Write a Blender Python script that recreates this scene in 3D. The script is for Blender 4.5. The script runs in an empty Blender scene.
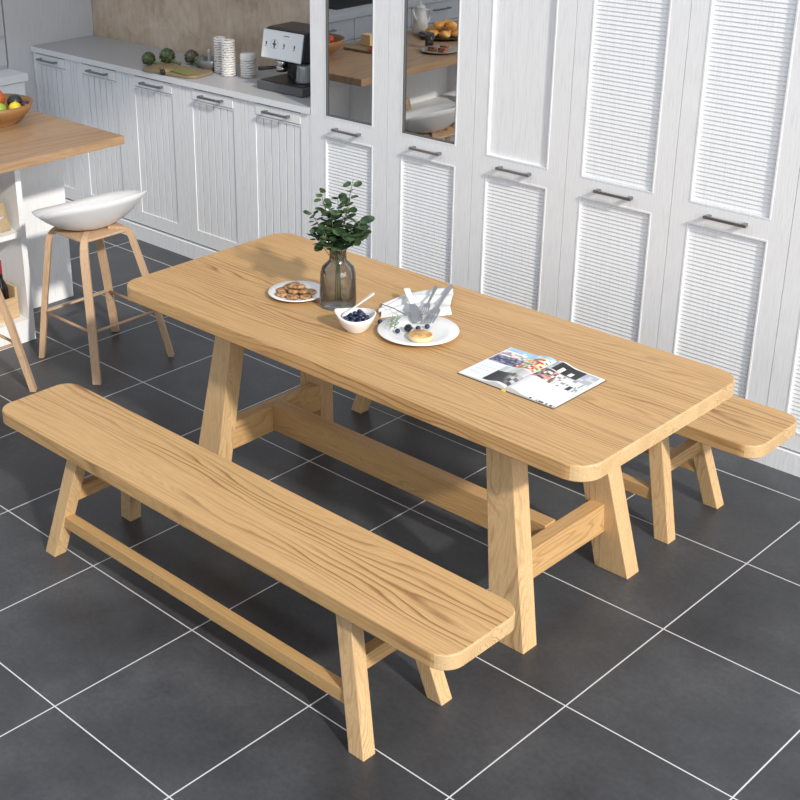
import bpy, bmesh, math, random
from mathutils import Vector, Matrix
random.seed(7)
sc = bpy.context.scene
C = bpy.data.collections.new('room'); sc.collection.children.link(C)
R = math.radians

# ---------------------------------------------------------------- camera
def make_camera():
    f, cx, cy, x, y, z, yaw, pitch, roll = (1325.2689667445838, 280.1941961424283, 334.2126816185953,
        3.619682519958041, -2.0858777644562605, 2.385286309623952, 2.384340904475146, 0.4022100693575321, -0.019204238705731378)
    fw = Vector((math.cos(yaw)*math.cos(pitch), math.sin(yaw)*math.cos(pitch), -math.sin(pitch)))
    r = Vector((math.sin(yaw), -math.cos(yaw), 0)); u = r.cross(fw)
    r2 = r*math.cos(roll)+u*math.sin(roll); u2 = -r*math.sin(roll)+u*math.cos(roll)
    cd = bpy.data.cameras.new('camera'); co = bpy.data.objects.new('camera', cd); C.objects.link(co)
    M = Matrix((( r2.x, u2.x, -fw.x, x), (r2.y, u2.y, -fw.y, y), (r2.z, u2.z, -fw.z, z), (0, 0, 0, 1)))
    co.matrix_world = M
    cd.sensor_width = 36; cd.lens = f/800*36
    cd.shift_x = (400-cx)/800; cd.shift_y = (cy-400)/800
    cd.clip_start = .05; sc.camera = co
make_camera()

# ---------------------------------------------------------------- world, sun, window light, exposure
w = bpy.data.worlds.new('world'); sc.world = w; w.use_nodes = True
w.node_tree.nodes['Background'].inputs[0].default_value = (.84, .91, 1.0, 1)
w.node_tree.nodes['Background'].inputs[1].default_value = .84
def sun(d, e, ang, col):
    l = bpy.data.lights.new('sun', 'SUN'); l.energy = e; l.angle = R(ang); l.color = col
    o = bpy.data.objects.new('sun', l); C.objects.link(o)
    o.rotation_euler = Vector(d).to_track_quat('-Z', 'Y').to_euler()
sun((-.90, .27, -.56), 3.1, 3, (1, .93, .83))
def area(loc, d, sx, sy, e, col):
    l = bpy.data.lights.new('window_light', 'AREA'); l.shape = 'RECTANGLE'; l.size = sx; l.size_y = sy; l.energy = e; l.color = col
    o = bpy.data.objects.new('window_light', l); C.objects.link(o); o.location = loc
    o.rotation_euler = Vector(d).to_track_quat('-Z', 'Y').to_euler()
area((5.2, .2, 2.2), (-1, .05, -.35), 3.5, 2.2, 95, (1, .97, .93))
vs = sc.view_settings; vs.view_transform = 'Standard'; vs.look = 'None'; vs.gamma = 1; vs.use_curve_mapping = False; vs.exposure = 0.0

# ---------------------------------------------------------------- materials
def mat(name, col, rough=.5, metal=0, spec=.5):
    m = bpy.data.materials.new(name); m.use_nodes = True
    b = m.node_tree.nodes['Principled BSDF']
    b.inputs['Base Color'].default_value = (*col, 1); b.inputs['Roughness'].default_value = rough
    b.inputs['Metallic'].default_value = metal; b.inputs['Specular IOR Level'].default_value = spec
    return m
class NT:
    def __init__(s, m): s.t = m.node_tree; s.b = s.t.nodes['Principled BSDF']
    def n(s, ty, **k):
        x = s.t.nodes.new(ty)
        for a, v in k.items(): setattr(x, a, v)
        return x
    def l(s, a, b): s.t.links.new(a, b)
    def coords(s, scale=(1, 1, 1), loc=(0, 0, 0)):
        tc = s.n('ShaderNodeTexCoord'); mp = s.n('ShaderNodeMapping'); mp.inputs['Scale'].default_value = scale
        mp.inputs['Location'].default_value = loc
        s.l(tc.outputs['Object'], mp.inputs[0]); return mp.outputs[0]
    def noise(s, vec, scale=5, detail=3, rough=.5, dist=0):
        x = s.n('ShaderNodeTexNoise'); x.inputs['Scale'].default_value = scale; x.inputs['Detail'].default_value = detail
        x.inputs['Roughness'].default_value = rough; x.inputs['Distortion'].default_value = dist; s.l(vec, x.inputs['Vector']); return x.outputs['Fac']
    def ramp(s, fac, stops):
        x = s.n('ShaderNodeValToRGB'); e = x.color_ramp.elements
        while len(e) < len(stops): e.new(.5)
        for i, (p, c) in enumerate(stops): e[i].position = p; e[i].color = (*c, 1) if len(c) == 3 else c
        s.l(fac, x.inputs[0]); return x.outputs[0]
    def math(s, op, a, b=None, c=None):
        x = s.n('ShaderNodeMath', operation=op)
        for i, v in enumerate((a, b, c)):
            if v is None: continue
            if isinstance(v, (int, float)): x.inputs[i].default_value = v
            else: s.l(v, x.inputs[i])
        return x.outputs[0]
    def mix(s, f, a, b, mode='MIX'):
        x = s.n('ShaderNodeMix', data_type='RGBA', blend_type=mode)
        for i, v in ((0, f), (6, a), (7, b)):
            if isinstance(v, (int, float)): x.inputs[i].default_value = v
            elif isinstance(v, tuple): x.inputs[i].default_value = (*v, 1)
            else: s.l(v, x.inputs[i])
        return x.outputs[2]
    def bump(s, h, st=.2, d=.002):
        x = s.n('ShaderNodeBump'); x.inputs['Strength'].default_value = st; x.inputs['Distance'].default_value = d
        s.l(h, x.inputs['Height']); s.l(x.outputs[0], s.b.inputs['Normal'])

def wood(name, axis, light=(.66, .43, .21), mid=(.56, .335, .145), dark=(.26, .125, .04), rings=34, along=.5, warp=.09, seed=0, rough=.42, line=.75):
    m = mat(name, mid, rough, 0, .35); t = NT(m)
    tc = t.n('ShaderNodeTexCoord'); sp = t.n('ShaderNodeSeparateXYZ'); t.l(tc.outputs['Object'], sp.inputs[0])
    o = {'X': (0, 1, 2), 'Y': (1, 0, 2), 'Z': (2, 0, 1)}[axis]
    a, c1, c2 = (sp.outputs[i] for i in o)
    def comb(x, y, z):
        q = t.n('ShaderNodeCombineXYZ')
        for i, v in enumerate((x, y, z)):
            if isinstance(v, (int, float)): q.inputs[i].default_value = v
            else: t.l(v, q.inputs[i])
        return q.outputs[0]
    lowv = comb(t.math('MULTIPLY', a, along), t.math('MULTIPLY', c1, 2.2), t.math('ADD', t.math('MULTIPLY', c2, 2.5), seed*3.7))
    low = t.noise(lowv, 3.0, 2, .45)
    med = t.noise(comb(t.math('MULTIPLY', a, 3.5), t.math('MULTIPLY', c1, 14), t.math('ADD', t.math('MULTIPLY', c2, 14), seed)), 1.5, 3, .5)
    d = t.math('ADD', t.math('ADD', c1, t.math('MULTIPLY', c2, .6)), t.math('MULTIPLY', low, warp*4))
    d = t.math('ADD', d, t.math('MULTIPLY', med, .016))
    ph = t.math('FRACT', t.math('MULTIPLY', d, rings))
    ring = t.ramp(ph, [(0, (0, 0, 0)), (.55, (.12, .12, .12)), (.86, (1, 1, 1)), (1, (0, 0, 0))])
    modn = t.noise(comb(t.math('MULTIPLY', a, .7), t.math('MULTIPLY', c1, 9), t.math('ADD', t.math('MULTIPLY', c2, 9), 5+seed)), 1.3, 2, .5)
    amt = t.math('MULTIPLY', ring, t.ramp(modn, [(.38, (.12, .12, .12)), (.62, (1, 1, 1))]))
    fib = t.noise(comb(t.math('MULTIPLY', a, 9), t.math('MULTIPLY', c1, 330), t.math('MULTIPLY', c2, 330)), 1, 2, .6)
    base = t.mix(t.ramp(fib, [(.3, (0, 0, 0)), (.7, (1, 1, 1))]), mid, light)
    tone = t.noise(comb(t.math('MULTIPLY', a, 1.2), t.math('MULTIPLY', c1, 5), t.math('MULTIPLY', c2, 5)), 1.5, 2, .5)
    base = t.mix(t.math('MULTIPLY', tone, .35), base, tuple(v*.8 for v in mid))
    stk = t.noise(comb(t.math('MULTIPLY', a, 1.6), t.math('MULTIPLY', c1, 120), t.math('ADD', t.math('MULTIPLY', c2, 120), seed)), 1, 3, .65)
    base = t.mix(t.math('MULTIPLY', t.ramp(stk, [(.50, (0, 0, 0)), (.68, (1, 1, 1))]), .42), base, tuple(m_*.55+d_*.45 for m_, d_ in zip(mid, dark)))
    fine = t.ramp(t.math('FRACT', t.math('MULTIPLY', d, rings*3.3)), [(0, (0, 0, 0)), (.45, (.1, .1, .1)), (.85, (1, 1, 1)), (1, (0, 0, 0))])
    base = t.mix(t.math('MULTIPLY', fine, .36), base, tuple(m_*.6+d_*.4 for m_, d_ in zip(mid, dark)))
    col = t.mix(t.math('MULTIPLY', amt, line), base, dark)
    t.l(col, t.b.inputs['Base Color'])
    t.bump(t.math('SUBTRACT', t.math('MULTIPLY', fib, .5), amt), .15, .001)
    return m
WX = wood('oak_top', 'X', (.67, .435, .21), (.54, .32, .135), (.225, .105, .035), line=.85, rings=62, along=.28, warp=.055)
ENDW = wood('oak_end_grain', 'X', (.70, .51, .30), (.62, .43, .22), (.33, .18, .07), line=.95, rings=80, along=2, warp=.16, seed=3)
WBX = wood('oak_bench_top', 'X', (.68, .445, .215), (.56, .34, .145), (.20, .088, .026), line=.9, rings=52, along=.26, warp=.06, seed=4)
WY = wood('oak_rail_across', 'Y', (.70, .47, .23), (.59, .36, .155), seed=2, rings=50, line=.5)
WXR = wood('oak_rail_along', 'X', (.66, .43, .20), (.55, .33, .135), seed=6, rings=60, line=.45)
WZ = wood('oak_leg', 'Z', (.76, .54, .30), (.66, .44, .225), seed=1, rings=60, line=.55)
STOOLW = wood('stool_ash', 'Z', (.66, .47, .32), (.55, .37, .23), (.3, .17, .09), seed=3, rings=70, line=.4)
ISLW = wood('island_wood', 'Y', (.47, .32, .195), (.355, .22, .125), (.19, .11, .055), seed=8, rings=14, line=.55, rough=.35)
BOARDW = wood('board_wood', 'X', (.34, .26, .17), (.27, .20, .12), (.3, .17, .08), seed=5, rings=50, line=.4)
BOWLW = wood('bowl_wood', 'X', (.42, .23, .10), (.31, .155, .06), (.2, .08, .02), seed=9, rings=60, line=.5)

def paint(name, col, vertical=True):
    m = mat(name, col, .45, 0, .4); t = NT(m)
    v = t.coords((260, 260, 9)); n = t.noise(v, 1, 3, .6)
    t.l(t.ramp(n, [(.30, tuple(c*.88 for c in col)), (.5, col), (.75, tuple(min(1, c*1.05) for c in col))]), t.b.inputs['Base Color'])
    t.bump(n, .25, .0015); return m
WHITE = paint('white_painted_wood', (.87, .885, .91))
WHITE2 = paint('white_painted_panel', (.86, .88, .91))
GREYP = paint('grey_painted_wood', (.56, .57, .59))
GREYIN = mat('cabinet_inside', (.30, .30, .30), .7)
GROOVE = mat('groove_shadow_gap', (.30, .32, .35), .8)

def floor_mat():
    m = mat('dark_slate_tile', (.05, .05, .055), .38, 0, .35); t = NT(m)
    tc = t.n('ShaderNodeTexCoord'); sp = t.n('ShaderNodeSeparateXYZ'); t.l(tc.outputs['Object'], sp.inputs[0])
    def ln(c):
        f = t.math('FRACT', t.math('ADD', t.math('MULTIPLY', c, 2), .5)); return t.math('LESS_THAN', t.math('ABSOLUTE', t.math('SUBTRACT', f, .5)), .0042)
    g = t.math('MAXIMUM', ln(sp.outputs[0]), ln(sp.outputs[1]))
    n1 = t.noise(t.coords((1, 1, 1)), 2.6, 5, .6); n2 = t.noise(t.coords((1, 1, 1)), 60, 4, .7)
    c = t.ramp(t.math('ADD', t.math('MULTIPLY', n1, .7), t.math('MULTIPLY', n2, .3)), [(.34, (.034, .036, .041)), (.52, (.056, .059, .066)), (.66, (.082, .086, .094))])
    wn = t.n('ShaderNodeTexWhiteNoise', noise_dimensions='2D')
    cm = t.n('ShaderNodeCombineXYZ'); t.l(t.math('FLOOR', t.math('MULTIPLY', sp.outputs[0], 2)), cm.inputs[0]); t.l(t.math('FLOOR', t.math('MULTIPLY', sp.outputs[1], 2)), cm.inputs[1]); t.l(cm.outputs[0], wn.inputs[0])
    k = t.math('ADD', t.math('MULTIPLY', wn.outputs[0], .14), .93)
    hs = t.n('ShaderNodeHueSaturation'); t.l(c, hs.inputs['Color']); t.l(k, hs.inputs['Value'])
    t.l(t.mix(g, hs.outputs[0], (.62, .63, .65)), t.b.inputs['Base Color'])
    t.l(t.math('ADD', t.math('MULTIPLY', g, .4), t.math('ADD', t.math('MULTIPLY', n1, .16), .30)), t.b.inputs['Roughness'])
    t.bump(t.math('SUBTRACT', t.math('MULTIPLY', n2, .25), g), .15, .001); return m
FLOOR = floor_mat()
def plaster(name, a, b, c):
    m = mat(name, a, .75, 0, .2); t = NT(m)
    n = t.noise(t.coords((1, 1, 1)), 5, 6, .62, .6); n2 = t.noise(t.coords((3, 3, .8)), 9, 4, .7)
    t.l(t.ramp(t.math('ADD', t.math('MULTIPLY', n, .65), t.math('MULTIPLY', n2, .35)), [(.36, c), (.5, a), (.66, b)]), t.b.inputs['Base Color']); t.bump(n, .2, .004); return m
PLASTER = plaster('brown_plaster', (.54, .43, .33), (.66, .55, .45), (.40, .29, .21))
GREYWALL = plaster('grey_wall', (.36, .36, .37), (.42, .42, .43), (.30, .30, .31))
def speck(name, a, b, sc_=300, rough=.4):
    m = mat(name, a, rough); t = NT(m); t.l(t.ramp(t.noise(t.coords(), sc_, 2, .6), [(.35, b), (.6, a)]), t.b.inputs['Base Color']); return m
COUNTER = speck('grey_stone_counter', (.46, .46, .47), (.33, .33, .34))
CEDGE = speck('counter_edge', (.84, .86, .88), (.76, .78, .80))
METAL = mat('brushed_dark_metal', (.30, .30, .31), .30, .9)
STEEL = mat('steel', (.55, .55, .56), .25, 1)
CUT = mat('cutlery_steel', (.50, .51, .53), .28, .85)
CERAMIC = mat('white_ceramic', (.80, .80, .80), .18)
SHELL = mat('white_seat_shell', (.74, .75, .77), .35)
BLACK = mat('black_plastic', (.025, .025, .027), .35)
DGREY = mat('dark_grey_plastic', (.10, .105, .11), .35)
PANELW = mat('white_panel', (.93, .95, .97), .25)
INK = mat('ink', (.05, .05, .05), .6)
def glassmat(name, tint, gl=.5, rough=.02, base=.1):
    m = bpy.data.materials.new(name); m.use_nodes = True; t = m.node_tree; t.nodes.clear()
    out = t.nodes.new('ShaderNodeOutputMaterial'); mx = t.nodes.new('ShaderNodeMixShader'); tr = t.nodes.new('ShaderNodeBsdfTransparent'); g = t.nodes.new('ShaderNodeBsdfGlossy')
    tr.inputs[0].default_value = (*tint, 1); g.inputs['Roughness'].default_value = rough
    lw = t.nodes.new('ShaderNodeLayerWeight'); lw.inputs[0].default_value = gl
    md = t.nodes.new('ShaderNodeMath'); md.operation = 'MULTIPLY_ADD'; md.inputs[1].default_value = .8; md.inputs[2].default_value = base; md.use_clamp = True
    t.links.new(lw.outputs['Fresnel'], md.inputs[0]); t.links.new(md.outputs[0], mx.inputs[0])
    t.links.new(tr.outputs[0], mx.inputs[1]); t.links.new(g.outputs[0], mx.inputs[2]); t.links.new(mx.outputs[0], out.inputs[0]); return m
DOORGLASS = glassmat('reflective_door_glass', (.75, .77, .78), .5, .01, .55)
VASEG = glassmat('smoky_vase_glass', (.79, .80, .805), .22, .03, .04)
CLEARG = glassmat('clear_glass', (.9, .92, .93), .3, .03, .06)
LEAF = mat('eucalyptus_leaf', (.05, .105, .055), .5, 0, .25); _t = NT(LEAF)
_t.l(_t.ramp(_t.noise(_t.coords(), 28, 3), [(.35, (.018, .038, .016)), (.5, (.036, .07, .028)), (.68, (.10, .16, .075))]), _t.b.inputs['Base Color'])
STEM = mat('green_stem', (.13, .17, .06), .5)
BERRY = mat('blueberry_skin', (.02, .028, .075), .4)
BLACKB = mat('blackberry_skin', (.012, .006, .016), .3)
def speckfood(name, a, b, c, s=60):
    m = mat(name, a, .6); t = NT(m); n = t.noise(t.coords(), s, 4, .6); t.l(t.ramp(n, [(.35, c), (.5, a), (.65, b)]), t.b.inputs['Base Color']); t.bump(n, .5, .004); return m
COOKIE = speckfood('cookie', (.38, .20, .08), (.55, .33, .15), (.10, .04, .02), 75)
PANCAKE = speckfood('pancake_top', (.56, .32, .11), (.72, .50, .24), (.42, .2, .06), 40)
PANCAKES = mat('pancake_side', (.74, .58, .32), .6)
CLOTH = mat('white_linen', (.68, .69, .70), .85)
KRAFT = speckfood('kraft_paper', (.40, .30, .18), (.46, .36, .22), (.32, .23, .13), 20)
CRATEW = wood('crate_wood', 'Y', (.72, .53, .33), (.64, .45, .26), rings=40, line=.3, seed=11)

# ---------------------------------------------------------------- mesh helpers
def link(name, bm, m, parent=None, loc=None, smooth=False):
    me = bpy.data.meshes.new(name); bm.normal_update(); bm.to_mesh(me); bm.free()
    for x in (m if isinstance(m, (list, tuple)) else [m]): me.materials.append(x)
    if smooth: me.polygons.foreach_set('use_smooth', [True]*len(me.polygons))
    o = bpy.data.objects.new(name, me); C.objects.link(o)
    if parent: o.parent = parent
    if loc is not None: o.location = loc
    return o
def empty(name, loc, rz=0):
    o = bpy.data.objects.new(name, None); o.empty_display_size = .05; C.objects.link(o); o.location = loc; o.rotation_euler = (0, 0, rz); return o
def tag(o, label, cat, group=None):
    o['label'] = label; o['category'] = cat
    if group: o['group'] = group
    return o
def thing(name, label, cat, loc=(0, 0, 0), rz=0, group=None): return tag(empty(name, loc, rz), label, cat, group)
def struct(o): o['kind'] = 'structure'; return o
def NB(): return bmesh.new()
def box(bm, x0, x1, y0, y1, z0, z1, mi=0, bev=0):
    r = bmesh.ops.create_cube(bm, size=1)
    vs_ = r['verts']
    for v in vs_: v.co = Vector((x0+(x1-x0)*(v.co.x+.5), y0+(y1-y0)*(v.co.y+.5), z0+(z1-z0)*(v.co.z+.5)))
    fs = {f for v in vs_ for f in v.link_faces}
    for f in fs: f.material_index = mi
    if bev:
        es = {e for f in fs for e in f.edges}
        bmesh.ops.bevel(bm, geom=list(es), offset=bev, segments=2, profile=.6, affect='EDGES')
    return bm
def hexa(bm, bot, top, z0, z1, bev=.003):
    """bot/top = (x0,x1,y0,y1)"""
    q = lambda r, z: [Vector((r[0], r[2], z)), Vector((r[1], r[2], z)), Vector((r[1], r[3], z)), Vector((r[0], r[3], z))]
    v = [bm.verts.new(c) for c in q(bot, z0)+q(top, z1)]
    F = [(3, 2, 1, 0), (4, 5, 6, 7), (0, 1, 5, 4), (1, 2, 6, 5), (2, 3, 7, 6), (3, 0, 4, 7)]
    fs = [bm.faces.new([v[i] for i in f]) for f in F]
    if bev: bmesh.ops.bevel(bm, geom=list({e for f in fs for e in f.edges}), offset=bev, segments=2, profile=.6, affect='EDGES')
    return bm
def slab(bm, x0, x1, y0, y1, z0, z1, r, bev=.004, n=10, ends=False):
    pts = []
    for cx, cy, a0 in ((x1-r, y1-r, 0), (x0+r, y1-r, 90), (x0+r, y0+r, 180), (x1-r, y0+r, 270)):
        for i in range(n+1):
            a = R(a0+90*i/n); pts.append((cx+r*math.cos(a), cy+r*math.sin(a)))
    def ring(off, z):
        c = []
        for i, (x, y) in enumerate(pts):
            a = R([0, 90, 180, 270][i//(n+1)]+90*(i % (n+1))/n); c.append(bm.verts.new((x-off*math.cos(a), y-off*math.sin(a), z)))
        return c
    rs = [ring(bev, z0), ring(0, z0+bev), ring(0, z1-bev), ring(bev*.3, z1-bev*.3), ring(bev, z1)]
    bm.faces.new(list(reversed(rs[0]))); bm.faces.new(rs[-1])
    for a, b in zip(rs, rs[1:]):
        for i in range(len(a)):
            j = (i+1) % len(a); f = bm.faces.new((a[i], a[j], b[j], b[i])); f.normal_update()
            if ends and abs(f.normal.x) > .32: f.material_index = 1
    return bm
def lathe(bm, prof, n=28, c=(0, 0, 0), mi=0, sx=1, sy=1, close=True):
    rings = []
    for r, z in prof:
        if r < 1e-6: rings.append([bm.verts.new((c[0], c[1], c[2]+z))])
        else: rings.append([bm.verts.new((c[0]+sx*r*math.cos(2*math.pi*i/n), c[1]+sy*r*math.sin(2*math.pi*i/n), c[2]+z)) for i in range(n)])
    for a, b in zip(rings, rings[1:]):
        for i in range(n):
            j = (i+1) % n
            if len(a) == 1 and len(b) == 1: continue
            if len(a) == 1: f = bm.faces.new((a[0], b[j], b[i]))
            elif len(b) == 1: f = bm.faces.new((a[i], a[j], b[0]))
            else: f = bm.faces.new((a[i], a[j], b[j], b[i]))
            f.material_index = mi
    return bm
def tube(bm, pts, rad, n=8, mi=0, flat=None, up=(0, 0, 1)):
    """rad: number or list; flat=(a,b) half sizes for a rectangular section"""
    pts = [Vector(p) for p in pts]; rings = []
    for i, p in enumerate(pts):
        d = (pts[min(i+1, len(pts)-1)]-pts[max(i-1, 0)]).normalized()
        s = d.cross(Vector(up));
        if s.length < 1e-4: s = d.cross(Vector((1, 0, 0)))
        s.normalize(); t = s.cross(d).normalized()
        r = rad[i] if isinstance(rad, (list, tuple)) else rad
        if flat: rings.append([bm.verts.new(p+s*a*flat[0]+t*b*flat[1]) for a, b in ((1, 1), (-1, 1), (-1, -1), (1, -1))])
        else: rings.append([bm.verts.new(p+s*r*math.cos(2*math.pi*k/n)+t*r*math.sin(2*math.pi*k/n)) for k in range(n)])
    for a, b in zip(rings, rings[1:]):
        for i in range(len(a)):
            j = (i+1) % len(a); bm.faces.new((a[i], a[j], b[j], b[i])).material_index = mi
    bm.faces.new(list(reversed(rings[0]))).material_index = mi; bm.faces.new(rings[-1]).material_index = mi
    return bm
def blob(bm, c, r, sx=1, sy=1, sz=1, seg=12, rings=8, jit=0, mi=0):
    v = bmesh.ops.create_uvsphere(bm, u_segments=seg, v_segments=rings, radius=1)['verts']
    for x in v:
        k = r*(1+random.uniform(-jit, jit)); x.co = Vector((c[0]+x.co.x*k*sx, c[1]+x.co.y*k*sy, c[2]+x.co.z*k*sz))
        for f in x.link_faces: f.material_index = mi
    return bm
def recalc(bm): bmesh.ops.recalc_face_normals(bm, faces=bm.faces); return bm
def copy_tree(o, parent=None, loc=None):
    c = o.copy(); C.objects.link(c)
    if parent: c.parent = parent
    if loc is not None: c.location = loc
    for ch in list(o.children): copy_tree(ch, c)
    return c

# ---------------------------------------------------------------- the room shell, plus an added sun-shading wall
XL, XR, YB = -3.55, 4.3, 2.60
struct(link('floor', box(NB(), XL, 5.5, -4.5, YB, -.08, 0), FLOOR))
struct(link('wall_back', box(NB(), XL, XR, YB, YB+.1, 0, 2.75), PLASTER))
struct(link('wall_left', box(NB(), XL-.1, XL, -4.5, YB, 0, 2.75), GREYWALL))

bm = NB(); box(bm, 3.9, 4.02, -4.5, YB, 4.5, 6.2); box(bm, 3.9, 4.02, 2.2, YB, 0, 4.5); box(bm, 3.9, 4.02, -4.5, -4.1, 0, 4.5); box(bm, 3.9, 4.02, -4.1, 2.2, 0, .12)
struct(link('wall_right_sun_shade', bm, GREYWALL))  # unseen wall with a high lintel, added to keep sun off the left side

# ---------------------------------------------------------------- dining table
TX0, TX1, TY0, TY1, TZ, TT = .052, 2.001, .506, 1.311, .731, .050
def leg_obj(parent, bot, top, z1, m=WZ):
    return link('leg', hexa(NB(), bot, top, 0, z1), m, parent)
def dining_table():
    t = thing('dining_table', 'large light oak dining table with rounded corners and splayed legs', 'table', (1.0375, .91, 0))
    ox, oy = 1.0375, .91
    link('table_top', slab(NB(), TX0-ox, TX1-ox, TY0-oy, TY1-oy, TZ-TT, TZ, .075, ends=True), [WX, ENDW], t)
    zt = TZ-TT
    for sx in (-1, 1):
        for sy in (-1, 1):
            xo, xi = sx*(1.78-ox), sx*(1.656-ox); xo2, xi2 = (sx*(1.678-ox), sx*(1.605-ox)) if sx < 0 else (1.636-ox, 1.549-ox)
            yo, yi = sy*.307, sy*.240; yo2, yi2 = sy*.237, sy*.164
            leg_obj(t, (min(xo, xi), max(xo, xi), min(yo, yi), max(yo, yi)), (min(xo2, xi2), max(xo2, xi2), min(yo2, yi2), max(yo2, yi2)), zt)
    for sx in (-1, 1):
        a, b = sorted((sx*(1.640-ox), sx*(1.690-ox)))
        link('cross_rail', box(NB(), a, b, -.228, .228, .146, .250, 0, .003), WY, t)
    link('centre_stretcher', box(NB(), -(1.640-ox), 1.640-ox, -.031, .024, .152, .256, 0, .003), WXR, t)
dining_table()

# ---------------------------------------------------------------- benches
def bench(cy, label):
    t = thing('bench', label, 'bench', (1.0375, cy, 0), group=None)
    hx = .967; c = -.012
    link('seat', slab(NB(), -.9765, .973, -.1525+c, .1525+c, .394, .441, .062, ends=True), [WBX, ENDW], t)
    for sx in (-1, 1):
        for sy in (-1, 1):
            xo, xi = sx*.7235, sx*.669; xo2, xi2 = xo-sx*.106, xi-sx*.106
            yo, yi = sy*.182, sy*.135; yo2, yi2 = sy*.125, sy*.080
            leg_obj(t, (min(xo, xi), max(xo, xi), min(yo, yi), max(yo, yi)), (min(xo2, xi2), max(xo2, xi2), min(yo2, yi2), max(yo2, yi2)), .394)
    for sx in (-1, 1):
        a, b = sorted((sx*.615, sx*.650))
        link('cross_rail', box(NB(), a, b, -.122, .122, .208, .256, 0, .002), WY, t)
    for sy in (-1, 1):
        y0, y1 = sorted((sy*.120, sy*.155))
        link('long_stretcher', box(NB(), -.660, .660, y0, y1, .118, .160, 0, .002), WXR, t)
    return t
bench(.1225, 'light oak bench in front of the table, closest to the camera')
bench(1.605, 'light oak bench behind the table, next to the white tall cabinets')

# ---------------------------------------------------------------- handles
def handle(parent, x, y, z, L=.165):
    bm = NB(); tube(bm, [(x-L/2, y-.024, z), (x+L/2, y-.024, z)], 0, flat=(.0042, .005))
    for s in (-1, 1):
        box(bm, x+s*(L/2-.012)-.007, x+s*(L/2-.012)+.007, y-.027, y, z-.0055, z+.0065, 0, .001)
    return link('handle', recalc(bm), METAL, parent)

# ---------------------------------------------------------------- tall cabinets
YD, YC = 2.16, 2.18     # door face, carcass front
def louvre(x0, x1, z0, z1, y=0, pitch=.0158):
    bm = NB(); n = max(1, round((z1-z0)/pitch)); p = (z1-z0)/n
    for i in range(n):
        zt = z1-i*p; zb = zt-p
        a = [bm.verts.new((x, yy, zz)) for x in (x0, x1) for yy, zz in ((y+.0052, zt), (y+.002, zb+p*.16), (y+.0035, zb+p*.06), (y+.0052, zb))]
        for k in range(3): bm.faces.new((a[k], a[k+1], a[4+k+1], a[4+k]))
    box(bm, x0, x1, y+.0054, y+.009, z0, z1)
    return recalc(bm)
TALLX = [-.64, -.167, .307, .766, 1.23, 1.693, 2.156, 2.62]
TH = 2.34
def door_frame(x0, x1, px0, px1, holes, z0, z1):
    bm = NB(); y0, y1 = 0, .019
    box(bm, x0, px0, y0, y1, z0, z1); box(bm, px1, x1, y0, y1, z0, z1)
    zs = [z0]+[v for h in holes for v in h]+[z1]
    for a, b in zip(zs[::2], zs[1::2]): box(bm, px0, px1, y0, y1, a, b)
    # thin bead round each opening
    for a, b in holes:
        for s in ((px0-.006, px0, a-.006, b+.006), (px1, px1+.006, a-.006, b+.006), (px0, px1, a-.006, a), (px0, px1, b, b+.006)):
            box(bm, s[0], s[1], -.0015, .001, s[2], s[3])
    return bm
tall_labels = ['white tall cabinet with upper glass door, just right of the espresso machine',
  'white tall cabinet with upper glass door, behind the middle of the table',
  'white tall cabinet with a plain flat upper panel over a slatted lower panel',
  'white tall cabinet with two slatted panels, right of the plain panelled one',
  'white tall cabinet with two slatted panels, behind the right end of the table',
  'white tall cabinet cut by the right edge of the photo, behind the rear bench end',
  ]
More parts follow.
